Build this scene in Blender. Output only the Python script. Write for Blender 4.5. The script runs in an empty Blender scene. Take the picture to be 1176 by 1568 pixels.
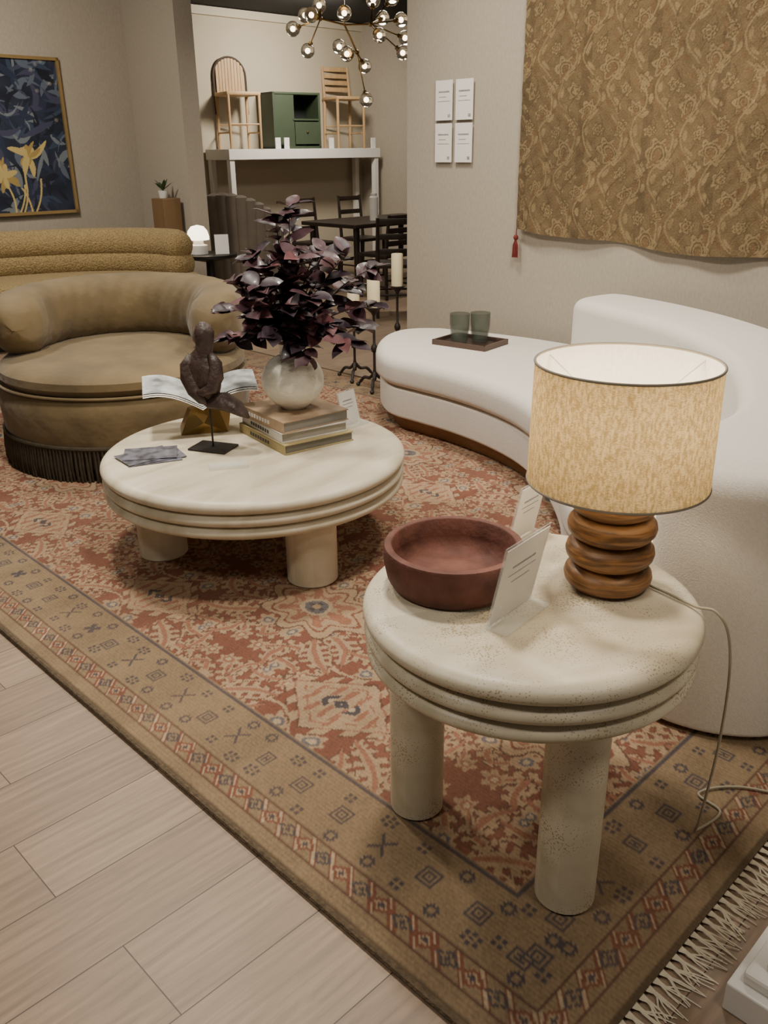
import bpy, math, random, bmesh
from mathutils import Vector, Matrix
import numpy as np
random.seed(7); RS=np.random.RandomState(11)
sc=bpy.context.scene
try:
    sc.view_settings.view_transform='AgX'; sc.view_settings.look='AgX - Base Contrast'; sc.view_settings.exposure=0.4
except Exception as e: pass
# ------------------------------------------------------------ camera
H=1.55
cam=bpy.data.cameras.new('camera'); co=bpy.data.objects.new('camera',cam); sc.collection.objects.link(co)
co.location=(0,0,H)
CR=(Matrix.Rotation(math.radians(67.3),3,'X')@Matrix.Rotation(math.radians(-0.6),3,'Z'))
co.rotation_euler=CR.to_euler()
cam.sensor_width=36; cam.lens=36*1580/1867; cam.clip_start=0.02
sc.camera=co
# room axes: local x = B, local y = A
YAW=math.radians(44.5)
Bv=Vector((math.cos(YAW),math.sin(YAW),0)); Av=Vector((-math.sin(YAW),math.cos(YAW),0))
def ab(a,b,z=0): return Av*a+Bv*b+Vector((0,0,z))
# ------------------------------------------------------------ helpers
def lin(c):
    c=c/255.0
    return c/12.92 if c<=0.04045 else ((c+0.055)/1.055)**2.4
def rgb(r,g,b): return (lin(r),lin(g),lin(b),1)
def mat(name,col,rough=.6,var=.0,vs=6,bump=0,bs=60,metal=0,sheen=0,spec=.5,stretch=(1,1,1),trans=0,emit=None,es=0,coat=0,alpha=1,ior=1.45,detail=4,bdist=.01):
    m=bpy.data.materials.new(name); m.use_nodes=True; nt=m.node_tree; p=nt.nodes['Principled BSDF']
    c=rgb(*col)
    p.inputs['Base Color'].default_value=c; p.inputs['Roughness'].default_value=rough
    p.inputs['Metallic'].default_value=metal; p.inputs['Specular IOR Level'].default_value=spec
    p.inputs['Sheen Weight'].default_value=sheen; p.inputs['Transmission Weight'].default_value=trans
    p.inputs['Coat Weight'].default_value=coat; p.inputs['IOR'].default_value=ior
    p.inputs['Alpha'].default_value=alpha
    if emit: p.inputs['Emission Color'].default_value=rgb(*emit); p.inputs['Emission Strength'].default_value=es
    tc=nt.nodes.new('ShaderNodeTexCoord'); mp=nt.nodes.new('ShaderNodeMapping'); mp.inputs['Scale'].default_value=stretch
    nt.links.new(tc.outputs['Object'],mp.inputs['Vector'])
    if var>0:
        n=nt.nodes.new('ShaderNodeTexNoise'); n.inputs['Scale'].default_value=vs; n.inputs['Detail'].default_value=detail
        nt.links.new(mp.outputs['Vector'],n.inputs['Vector'])
        r=nt.nodes.new('ShaderNodeValToRGB'); r.color_ramp.elements[0].position=.3; r.color_ramp.elements[1].position=.7
        r.color_ramp.elements[0].color=tuple(x*(1-var) for x in c[:3])+(1,)
        r.color_ramp.elements[1].color=tuple(min(1,x*(1+var)) for x in c[:3])+(1,)
        nt.links.new(n.outputs['Fac'],r.inputs['Fac']); nt.links.new(r.outputs['Color'],p.inputs['Base Color'])
    if bump>0:
        n=nt.nodes.new('ShaderNodeTexNoise'); n.inputs['Scale'].default_value=bs; n.inputs['Detail'].default_value=3
        nt.links.new(mp.outputs['Vector'],n.inputs['Vector'])
        b=nt.nodes.new('ShaderNodeBump'); b.inputs['Strength'].default_value=bump; b.inputs['Distance'].default_value=bdist
        nt.links.new(n.outputs['Fac'],b.inputs['Height']); nt.links.new(b.outputs['Normal'],p.inputs['Normal'])
    return m
def attrmat(name,rough=.9,bump=.3,bs=300,sheen=0,attr='Col',spec=.3,coat=0):
    m=bpy.data.materials.new(name); m.use_nodes=True; nt=m.node_tree; p=nt.nodes['Principled BSDF']
    a=nt.nodes.new('ShaderNodeAttribute'); a.attribute_name=attr
    nt.links.new(a.outputs['Color'],p.inputs['Base Color'])
    p.inputs['Roughness'].default_value=rough; p.inputs['Sheen Weight'].default_value=sheen; p.inputs['Specular IOR Level'].default_value=spec
    p.inputs['Coat Weight'].default_value=coat
    if bump>0:
        tc=nt.nodes.new('ShaderNodeTexCoord'); n=nt.nodes.new('ShaderNodeTexNoise'); n.inputs['Scale'].default_value=bs
        nt.links.new(tc.outputs['Object'],n.inputs['Vector'])
        b=nt.nodes.new('ShaderNodeBump'); b.inputs['Strength'].default_value=bump; b.inputs['Distance'].default_value=.004
        nt.links.new(n.outputs['Fac'],b.inputs['Height']); nt.links.new(b.outputs['Normal'],p.inputs['Normal'])
    return m
def E(name,loc=(0,0,0),rz=0,rot=None):
    o=bpy.data.objects.new(name,None); o.empty_display_size=.1; o.location=loc
    o.rotation_euler=rot if rot else (0,0,rz); sc.collection.objects.link(o); return o
def mk(name,VF,m,parent=None,smooth=True,loc=(0,0,0),rot=(0,0,0),ang=40):
    V,F=VF
    me=bpy.data.meshes.new(name); me.from_pydata([tuple(v) for v in V],[],[tuple(f) for f in F]); me.update()
    bm=bmesh.new(); bm.from_mesh(me); bmesh.ops.recalc_face_normals(bm,faces=bm.faces); bm.to_mesh(me); bm.free()
    if smooth:
        me.shade_smooth()
        try: me.set_sharp_from_angle(angle=math.radians(ang))
        except Exception: pass
    o=bpy.data.objects.new(name,me); sc.collection.objects.link(o)
    if m: me.materials.append(m)
    o.location=loc; o.rotation_euler=rot
    if parent: o.parent=parent
    return o
def join(*parts):
    V=[];F=[]
    for v,f in parts:
        k=len(V); V+=[tuple(x) for x in v]; F+=[tuple(i+k for i in q) for q in f]
    return V,F
def xf(VF,loc=(0,0,0),rz=0,rot=None,s=1):
    M=Matrix.Translation(loc)@((Matrix.Rotation(rz,4,'Z')) if rot is None else rot.to_4x4())@Matrix.Scale(s,4)
    return [tuple(M@Vector(v)) for v in VF[0]],VF[1]
def lathe(prof,n=64,c=(0,0)):
    V=[];F=[]
    for r,z in prof:
        for i in range(n):
            t=2*math.pi*i/n; V.append((c[0]+r*math.cos(t),c[1]+r*math.sin(t),z))
    for j in range(len(prof)-1):
        for i in range(n):
            F.append((j*n+i,j*n+(i+1)%n,(j+1)*n+(i+1)%n,(j+1)*n+i))
    if prof[0][0]>1e-6: F.append(tuple(range(n))[::-1])
    if prof[-1][0]>1e-6: F.append(tuple(range((len(prof)-1)*n,len(prof)*n)))
    return V,F
def lathe_open(prof,n):
    V,F=lathe(prof,n); return V,F[:-2]
def torus(R,r,z,n=64,k=8):
    V=[];F=[]
    for i in range(n):
        t=2*math.pi*i/n
        for j in range(k):
            p=2*math.pi*j/k; V.append(((R+r*math.cos(p))*math.cos(t),(R+r*math.cos(p))*math.sin(t),z+r*math.sin(p)))
    for i in range(n):
        for j in range(k): F.append((i*k+j,((i+1)%n)*k+j,((i+1)%n)*k+(j+1)%k,i*k+(j+1)%k))
    return V,F
def tube(path,rad,n=8,cap=True,flat=1.0):
    path=[Vector(p) for p in path]; m=len(path)
    if not hasattr(rad,'__len__'): rad=[rad]*m
    V=[];F=[]; up=None
    for i,p in enumerate(path):
        t=(path[min(i+1,m-1)]-path[max(i-1,0)])
        if t.length<1e-9: t=Vector((0,0,1))
        t.normalize()
        if up is None:
            up=Vector((0,0,1)) if abs(t.z)<.9 else Vector((1,0,0))
        s=t.cross(up); s.normalize(); up=s.cross(t); up.normalize()
        for k in range(n):
            a=2*math.pi*k/n; V.append(p+(s*math.cos(a)+up*math.sin(a)*flat)*rad[i])
    for j in range(m-1):
        for k in range(n): F.append((j*n+k,j*n+(k+1)%n,(j+1)*n+(k+1)%n,(j+1)*n+k))
    if cap: F.append(tuple(range(n))[::-1]); F.append(tuple(range((m-1)*n,m*n)))
    return V,F
def box(sx,sy,sz,c=(0,0,0),bev=0,seg=2,rz=0):
    bm=bmesh.new(); bmesh.ops.create_cube(bm,size=1)
    for v in bm.verts: v.co=Vector((v.co.x*sx,v.co.y*sy,v.co.z*sz))
    if bev>0: bmesh.ops.bevel(bm,geom=list(bm.edges),offset=bev,segments=seg,affect='EDGES',profile=.5)
    V=[v.co.copy() for v in bm.verts]; bm.verts.index_update(); F=[[v.index for v in f.verts] for f in bm.faces]; bm.free()
    M=Matrix.Translation(c)@Matrix.Rotation(rz,4,'Z')
    return [tuple(M@v) for v in V],F
def sphere(r,c=(0,0,0),s=(1,1,1),n=16):
    V=[];F=[]; m=n//2
    for j in range(m+1):
        p=-math.pi/2+math.pi*j/m
        for i in range(n):
            t=2*math.pi*i/n; V.append((c[0]+r*s[0]*math.cos(p)*math.cos(t),c[1]+r*s[1]*math.cos(p)*math.sin(t),c[2]+r*s[2]*math.sin(p)))
    for j in range(m):
        for i in range(n): F.append((j*n+i,j*n+(i+1)%n,(j+1)*n+(i+1)%n,(j+1)*n+i))
    return V,F
def catmull(P,n=8,closed=True):
    P=[Vector(p) for p in P]; out=[]; N=len(P)
    rng=range(N) if closed else range(N-1)
    for i in rng:
        g=(lambda k:P[k%N]) if closed else (lambda k:P[max(0,min(N-1,k))])
        p0,p1,p2,p3=g(i-1),g(i),g(i+1),g(i+2)
        for j in range(n):
            t=j/n
            out.append(.5*((2*p1)+(-p0+p2)*t+(2*p0-5*p1+4*p2-p3)*t*t+(-p0+3*p1-3*p2+p3)*t**3))
    if not closed: out.append(P[-1])
    return out
def slab(outline,prof):
    P=[Vector((p[0],p[1])) for p in outline]; N=len(P)
    area=sum(P[i].x*P[(i+1)%N].y-P[(i+1)%N].x*P[i].y for i in range(N))
    if area<0: P=P[::-1]
    nr=[]
    for i in range(N):
        t=P[(i+1)%N]-P[i-1]; t.normalize(); nr.append(Vector((t.y,-t.x)))
    V=[];F=[]
    for ins,z in prof:
        for i in range(N):
            q=P[i]-nr[i]*ins; V.append((q.x,q.y,z))
    for j in range(len(prof)-1):
        for i in range(N): F.append((j*N+i,j*N+(i+1)%N,(j+1)*N+(i+1)%N,(j+1)*N+i))
    F.append(tuple(range(N))[::-1]); F.append(tuple(range((len(prof)-1)*N,len(prof)*N)))
    return V,F
def rprof(z0,z1,r0,r1,crown=0,n=6):
    out=[]
    for i in range(n+1):
        a=math.pi/2*i/n; out.append((r0*(1-math.sin(a)),z0+r0*(1-math.cos(a))))
    for i in range(n+1):
        a=math.pi/2*i/n; out.append((r1*(1-math.cos(a)),z1-crown-r1*(1-math.sin(a))))
    return out
def grid(name,w,h,nx,ny,colfn,m,parent=None,zf=None,loc=(0,0,0),rot=(0,0,0),mtx=None):
    x=np.linspace(0,w,nx); y=np.linspace(0,h,ny); X,Y=np.meshgrid(x,y)
    Z=zf(X,Y) if zf else np.zeros_like(X)
    co_=np.stack([X,Y,Z],-1).reshape(-1,3).astype(np.float32)
    idx=np.arange(nx*ny).reshape(ny,nx)
    q=np.stack([idx[:-1,:-1],idx[:-1,1:],idx[1:,1:],idx[1:,:-1]],-1).reshape(-1,4).astype(np.int32)
    me=bpy.data.meshes.new(name); me.vertices.add(len(co_)); me.vertices.foreach_set('co',co_.ravel())
    me.loops.add(q.size); me.loops.foreach_set('vertex_index',q.ravel())
    me.polygons.add(len(q)); me.polygons.foreach_set('loop_start',np.arange(0,q.size,4,dtype=np.int32))
    try: me.polygons.foreach_set('loop_total',np.full(len(q),4,dtype=np.int32))
    except Exception: pass
    me.update(calc_edges=True); me.validate()
    C=colfn(X,Y).reshape(-1,3)
    a=me.color_attributes.new('Col','FLOAT_COLOR','POINT')
    a.data.foreach_set('color',np.concatenate([C,np.ones((len(C),1))],1).astype(np.float32).ravel())
    me.shade_smooth()
    o=bpy.data.objects.new(name,me); sc.collection.objects.link(o); me.materials.append(m)
    o.location=loc; o.rotation_euler=rot
    if parent: o.parent=parent
    return o
def npc(*c): return np.array([lin(x) for x in c])
def smooth_noise(shape,k,seed=0,stretch=(1,1)):
    r=np.random.RandomState(seed); h=max(2,int(shape[0]/k/stretch[0])+2); w=max(2,int(shape[1]/k/stretch[1])+2)
    g=r.rand(h,w); yi=np.linspace(0,h-1.001,shape[0]); xi=np.linspace(0,w-1.001,shape[1])
    y0=yi.astype(int); x0=xi.astype(int); fy=(yi-y0)[:,None]; fx=(xi-x0)[None,:]
    fy=fy*fy*(3-2*fy); fx=fx*fx*(3-2*fx)
    return (g[y0][:,x0]*(1-fy)*(1-fx)+g[y0+1][:,x0]*fy*(1-fx)+g[y0][:,x0+1]*(1-fy)*fx+g[y0+1][:,x0+1]*fy*fx)
# ------------------------------------------------------------ materials
M_wall=mat('linen_wallpaper',(168,159,144),.9,var=.06,vs=90,bump=.25,bs=220,stretch=(1,1,.35),detail=2,bdist=.003)
M_wall2=mat('painted_wall',(178,168,147),.9,var=.02,vs=2)
M_ceil=mat('dark_ceiling',(22,21,20),.9,var=.1)
M_trim=mat('trim_paint',(186,177,156),.6,var=.02)
M_white_fab=mat('white_boucle',(214,209,200),.95,var=.05,vs=120,bump=.45,bs=240,sheen=.05,bdist=.004)
M_velvet=mat('olive_velvet',(108,92,62),.75,var=.26,vs=4,bump=.35,bs=6,sheen=.18,bdist=.04)
M_fringe=mat('olive_fringe',(58,50,36),.85,var=.25,vs=40)
M_bcl=mat('mustard_boucle',(144,124,84),.95,var=.34,vs=75,bump=1,bs=75,sheen=.05,bdist=.014,detail=2)
M_plinth=mat('plinth_oak',(146,108,74),.5,var=.15,vs=14,stretch=(1,1,4))
M_dark=mat('dark_wood',(40,30,25),.4,var=.2,vs=12)
M_black=mat('black_metal',(24,22,21),.45,var=.1,vs=30)
M_iron=mat('wrought_iron',(36,30,27),.5,var=.2,vs=40,bump=.2,bs=80)
M_brass=mat('brass',(150,124,78),.32,metal=1,var=.08,vs=20)
M_gold=mat('gold_frame',(160,134,88),.4,metal=.4,var=.06,vs=10)
M_glass=mat('clear_glass',(240,238,230),.03,trans=.92,var=.0,ior=1.3)
M_acr=mat('acrylic',(225,230,228),.04,alpha=.22)
M_greeng=mat('smoked_green_glass',(90,98,86),.05,alpha=.45)
M_paper=mat('paper',(232,229,222),.6,var=.02,vs=20)
M_grey=mat('printed_grey',(150,150,152),.5,var=.3,vs=30)
M_ink=mat('ink',(60,60,62),.6,var=.1)
M_wax=mat('candle_wax',(222,210,172),.5,var=.03,vs=20)
M_green=mat('green_lacquer',(56,68,50),.5,var=.06)
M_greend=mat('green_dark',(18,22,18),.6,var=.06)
M_bulb=mat('bulb_glow',(255,226,180),.3,emit=(255,228,190),es=7)
M_bulb2=mat('bulb_glow_lamp',(255,240,214),.3,emit=(255,230,192),es=105)
M_sculpt=mat('patinated_bronze',(62,48,43),.5,var=.4,vs=22,bump=.8,bs=26,bdist=.012)
M_terr=mat('rosso_stone',(98,61,51),.65,var=.32,vs=18,bump=.2,bs=90,detail=8,spec=.35)
M_whitep=mat('white_paint',(220,217,210),.45,var=.02)
M_tassel=mat('red_thread',(110,40,36),.85,var=.2,vs=80)
def stone(name,pits,wedge):
    m=bpy.data.materials.new(name); m.use_nodes=True; nt=m.node_tree; L=nt.links.new; p=nt.nodes['Principled BSDF']
    p.inputs['Roughness'].default_value=.42
    tc=nt.nodes.new('ShaderNodeTexCoord'); mp=nt.nodes.new('ShaderNodeMapping'); mp.inputs['Scale'].default_value=(2,9,7); mp.inputs['Rotation'].default_value=(0,0,.5)
    L(tc.outputs['Object'],mp.inputs['Vector'])
    n=nt.nodes.new('ShaderNodeTexNoise'); n.inputs['Scale'].default_value=1.3; n.inputs['Detail'].default_value=7; n.inputs['Distortion'].default_value=.6
    L(mp.outputs['Vector'],n.inputs['Vector'])
    r=nt.nodes.new('ShaderNodeValToRGB'); e=r.color_ramp.elements
    e[0].position=.25; e[0].color=rgb(192,180,150); e[1].position=.75; e[1].color=rgb(226,216,194)
    x=e.new(.5); x.color=rgb(213,202,176)
    L(n.outputs['Fac'],r.inputs['Fac'])
    sep=nt.nodes.new('ShaderNodeSeparateXYZ'); L(tc.outputs['Object'],sep.inputs[0])
    at=nt.nodes.new('ShaderNodeMath'); at.operation='ARCTAN2'; L(sep.outputs['Y'],at.inputs[0]); L(sep.outputs['X'],at.inputs[1])
    mu=nt.nodes.new('ShaderNodeMath'); mu.operation='MULTIPLY'; mu.inputs[1].default_value=8/(2*math.pi); L(at.outputs[0],mu.inputs[0])
    fl=nt.nodes.new('ShaderNodeMath'); fl.operation='FLOOR'; L(mu.outputs[0],fl.inputs[0])
    wn=nt.nodes.new('ShaderNodeTexWhiteNoise'); wn.noise_dimensions='1D'; L(fl.outputs[0],wn.inputs['W'])
    mr=nt.nodes.new('ShaderNodeMapRange'); mr.inputs['To Min'].default_value=1-wedge; mr.inputs['To Max'].default_value=1.0; L(wn.outputs['Value'],mr.inputs['Value'])
    mx=nt.nodes.new('ShaderNodeVectorMath'); mx.operation='SCALE'; L(r.outputs['Color'],mx.inputs[0]); L(mr.outputs[0],mx.inputs['Scale'])
    v=nt.nodes.new('ShaderNodeTexVoronoi'); v.inputs['Scale'].default_value=170; L(tc.outputs['Object'],v.inputs['Vector'])
    n2=nt.nodes.new('ShaderNodeTexNoise'); n2.inputs['Scale'].default_value=9; n2.inputs['Detail'].default_value=4; L(tc.outputs['Object'],n2.inputs['Vector'])
    th=nt.nodes.new('ShaderNodeMath'); th.operation='MULTIPLY_ADD'; th.inputs[1].default_value=pits*2; th.inputs[2].default_value=-pits*.62; L(n2.outputs['Fac'],th.inputs[0])
    lt=nt.nodes.new('ShaderNodeMath'); lt.operation='LESS_THAN'; L(v.outputs['Distance'],lt.inputs[0]); L(th.outputs[0],lt.inputs[1])
    mix=nt.nodes.new('ShaderNodeMix'); mix.data_type='RGBA'; L(lt.outputs[0],mix.inputs['Factor']); L(mx.outputs[0],mix.inputs['A']); mix.inputs['B'].default_value=rgb(160,144,112)
    L(mix.outputs['Result'],p.inputs['Base Color'])
    return m
M_stone=stone('travertine_pitted',.6,.18); M_stone2=stone('limestone',.25,.16)
def wood_floor():
    m=bpy.data.materials.new('oak_planks'); m.use_nodes=True; nt=m.node_tree; L=nt.links.new; p=nt.nodes['Principled BSDF']
    N=nt.nodes.new
    tc=N('ShaderNodeTexCoord'); sep=N('ShaderNodeSeparateXYZ'); L(tc.outputs['Object'],sep.inputs[0])
    dv=N('ShaderNodeMath'); dv.operation='DIVIDE'; dv.inputs[1].default_value=.225; L(sep.outputs['Y'],dv.inputs[0])
    fl=N('ShaderNodeMath'); fl.operation='FLOOR'; L(dv.outputs[0],fl.inputs[0])
    wn=N('ShaderNodeTexWhiteNoise'); wn.noise_dimensions='1D'; L(fl.outputs[0],wn.inputs['W'])
    ma=N('ShaderNodeMath'); ma.operation='MULTIPLY_ADD'; ma.inputs[1].default_value=1.3; L(wn.outputs['Value'],ma.inputs[0]); L(sep.outputs['X'],ma.inputs[2])
    cb=N('ShaderNodeCombineXYZ'); L(ma.outputs[0],cb.inputs[0]); L(sep.outputs['Y'],cb.inputs[1])
    br=N('ShaderNodeTexBrick'); br.offset=0; br.offset_frequency=2; br.squash=1
    br.inputs['Scale'].default_value=1; br.inputs['Brick Width'].default_value=1.25; br.inputs['Row Height'].default_value=.225
    br.inputs['Mortar Size'].default_value=.0015; br.inputs['Mortar Smooth'].default_value=.2; br.inputs['Bias'].default_value=0
    br.inputs['Color1'].default_value=rgb(136,115,95); br.inputs['Color2'].default_value=rgb(157,135,112); br.inputs['Mortar'].default_value=rgb(70,55,44)
    L(cb.outputs[0],br.inputs['Vector'])
    ofs=N('ShaderNodeVectorMath'); ofs.operation='MULTIPLY_ADD'; L(br.outputs['Color'],ofs.inputs[0]); ofs.inputs[1].default_value=(60,60,60); L(cb.outputs[0],ofs.inputs[2])
    mp=N('ShaderNodeMapping'); mp.inputs['Scale'].default_value=(1.3,16,1); L(tc.outputs['Object'],mp.inputs['Vector'])
    n=N('ShaderNodeTexNoise'); n.inputs['Scale'].default_value=2.2; n.inputs['Detail'].default_value=9; n.inputs['Distortion'].default_value=1.2; n.inputs['Roughness'].default_value=.68
    ad=N('ShaderNodeVectorMath'); ad.operation='MULTIPLY_ADD'; L(br.outputs['Color'],ad.inputs[0]); ad.inputs[1].default_value=(60,60,60); L(mp.outputs['Vector'],ad.inputs[2])
    L(ad.outputs[0],n.inputs['Vector'])
    mp2=N('ShaderNodeMapping'); mp2.inputs['Scale'].default_value=(.9,7,1); L(ofs.outputs[0],mp2.inputs['Vector'])
    wv=N('ShaderNodeTexWave'); wv.wave_type='RINGS'; wv.rings_direction='Z'; wv.inputs['Scale'].default_value=1.6; wv.inputs['Distortion'].default_value=7; wv.inputs['Detail'].default_value=3; wv.inputs['Detail Scale'].default_value=1.2; L(mp2.outputs['Vector'],wv.inputs['Vector'])
    r=N('ShaderNodeMapRange'); r.inputs['From Min'].default_value=.3; r.inputs['From Max'].default_value=.7; r.inputs['To Min'].default_value=.70; r.inputs['To Max'].default_value=1.14
    L(n.outputs['Fac'],r.inputs['Value'])
    r2=N('ShaderNodeMapRange'); r2.inputs['To Min'].default_value=.90; r2.inputs['To Max'].default_value=1.05; L(wv.outputs['Fac'],r2.inputs['Value'])
    mm=N('ShaderNodeMath'); mm.operation='MULTIPLY'; L(r.outputs[0],mm.inputs[0]); L(r2.outputs[0],mm.inputs[1])
    mx=N('ShaderNodeVectorMath'); mx.operation='SCALE'; L(br.outputs['Color'],mx.inputs[0]); L(mm.outputs[0],mx.inputs['Scale'])
    L(mx.outputs[0],p.inputs['Base Color']); p.inputs['Roughness'].default_value=.45
    b=N('ShaderNodeBump'); b.inputs['Strength'].default_value=.15; b.inputs['Distance'].default_value=.002; L(n.outputs['Fac'],b.inputs['Height']); L(b.outputs['Normal'],p.inputs['Normal'])
    return m
def lamp_wood():
    m=bpy.data.materials.new('turned_oak'); m.use_nodes=True; nt=m.node_tree; L=nt.links.new; p=nt.nodes['Principled BSDF']
    tc=nt.nodes.new('ShaderNodeTexCoord'); mp=nt.nodes.new('ShaderNodeMapping'); mp.inputs['Scale'].default_value=(3,3,30); L(tc.outputs['Object'],mp.inputs['Vector'])
    n=nt.nodes.new('ShaderNodeTexNoise'); n.inputs['Scale'].default_value=3; n.inputs['Detail'].default_value=5; n.inputs['Distortion'].default_value=1.2; L(mp.outputs['Vector'],n.inputs['Vector'])
    r=nt.nodes.new('ShaderNodeValToRGB'); r.color_ramp.elements[0].position=.38; r.color_ramp.elements[0].color=rgb(98,68,42); r.color_ramp.elements[1].position=.62; r.color_ramp.elements[1].color=rgb(158,114,68)
    L(n.outputs['Fac'],r.inputs['Fac']); L(r.outputs['Color'],p.inputs['Base Color']); p.inputs['Roughness'].default_value=.45
    return m
M_lwood=lamp_wood()
def shade_mat(name,c1,c2,tr,sc_=170):
    m=bpy.data.materials.new(name); m.use_nodes=True; nt=m.node_tree; L=nt.links.new
    for nn in list(nt.nodes): nt.nodes.remove(nn)
    out=nt.nodes.new('ShaderNodeOutputMaterial'); d=nt.nodes.new('ShaderNodeBsdfDiffuse'); t=nt.nodes.new('ShaderNodeBsdfTranslucent'); mx=nt.nodes.new('ShaderNodeMixShader'); mx.inputs[0].default_value=tr
    tc=nt.nodes.new('ShaderNodeTexCoord'); cols=[]
    for st in ((1,1,5),(1,1,.35)):
        mp=nt.nodes.new('ShaderNodeMapping'); mp.inputs['Scale'].default_value=st; n=nt.nodes.new('ShaderNodeTexNoise'); n.inputs['Scale'].default_value=sc_; n.inputs['Detail'].default_value=2
        L(tc.outputs['Object'],mp.inputs['Vector']); L(mp.outputs['Vector'],n.inputs['Vector']); cols.append(n)
    av=nt.nodes.new('ShaderNodeMath'); av.operation='ADD'; L(cols[0].outputs['Fac'],av.inputs[0]); L(cols[1].outputs['Fac'],av.inputs[1])
    hv=nt.nodes.new('ShaderNodeMath'); hv.operation='MULTIPLY'; hv.inputs[1].default_value=.5; L(av.outputs[0],hv.inputs[0])
    r=nt.nodes.new('ShaderNodeValToRGB'); r.color_ramp.elements[0].position=.42; r.color_ramp.elements[1].position=.58; r.color_ramp.elements[0].color=rgb(*c1); r.color_ramp.elements[1].color=rgb(*c2)
    L(hv.outputs[0],r.inputs['Fac']); L(r.outputs['Color'],d.inputs['Color']); L(r.outputs['Color'],t.inputs['Color'])
    L(d.outputs[0],mx.inputs[1]); L(t.outputs[0],mx.inputs[2]); L(mx.outputs[0],out.inputs['Surface']); return m
M_shade=shade_mat('linen_shade',(192,166,118),(240,220,174),.55)
M_floor=wood_floor()
# ------------------------------------------------------------ room shell (local x=B, y=A)
def rbox(name,b0,b1,a0,a1,z0,z1,m,bev=0):
    o=mk(name,box(b1-b0,a1-a0,z1-z0,((b0+b1)/2,(a0+a1)/2,(z0+z1)/2),bev),m,smooth=False,rot=(0,0,YAW)); return o
CH=3.15; PBK=5.10; PAE=7.91
rbox('floor',-6,9.6,-4.5,10.2,-.1,0,M_floor)
rbox('ceiling',-6,9.6,-4.5,10.2,CH,CH+.1,M_ceil)
rbox('wall_right',4.60,4.85,-3.5,4.42,0,CH,M_wall)
rbox('wall_partition',PBK,PBK+.2,PAE,8.83,0,CH,M_wall)
rbox('wall_left',-4,PBK+.2,8.83,9.03,0,CH,M_wall)
rbox('wall_back',5.0,9.55,9.9,10.1,0,CH,M_wall2)
rbox('wall_far',9.35,9.55,3.5,9.9,0,CH,M_wall)
rbox('trim_crown',5.2,9.35,9.84,9.9,CH-.10,CH-.01,M_trim)
rbox('baseboard_left',-4,PBK,8.815,8.83,0,.12,M_trim)
rbox('baseboard_partition',PBK-.015,PBK,PAE,8.815,0,.12,M_trim)
rbox('baseboard_right',4.585,4.60,-3.5,4.42,0,.12,M_trim)
rbox('baseboard_back',5.2,9.35,9.885,9.9,0,.12,M_trim)
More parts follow.
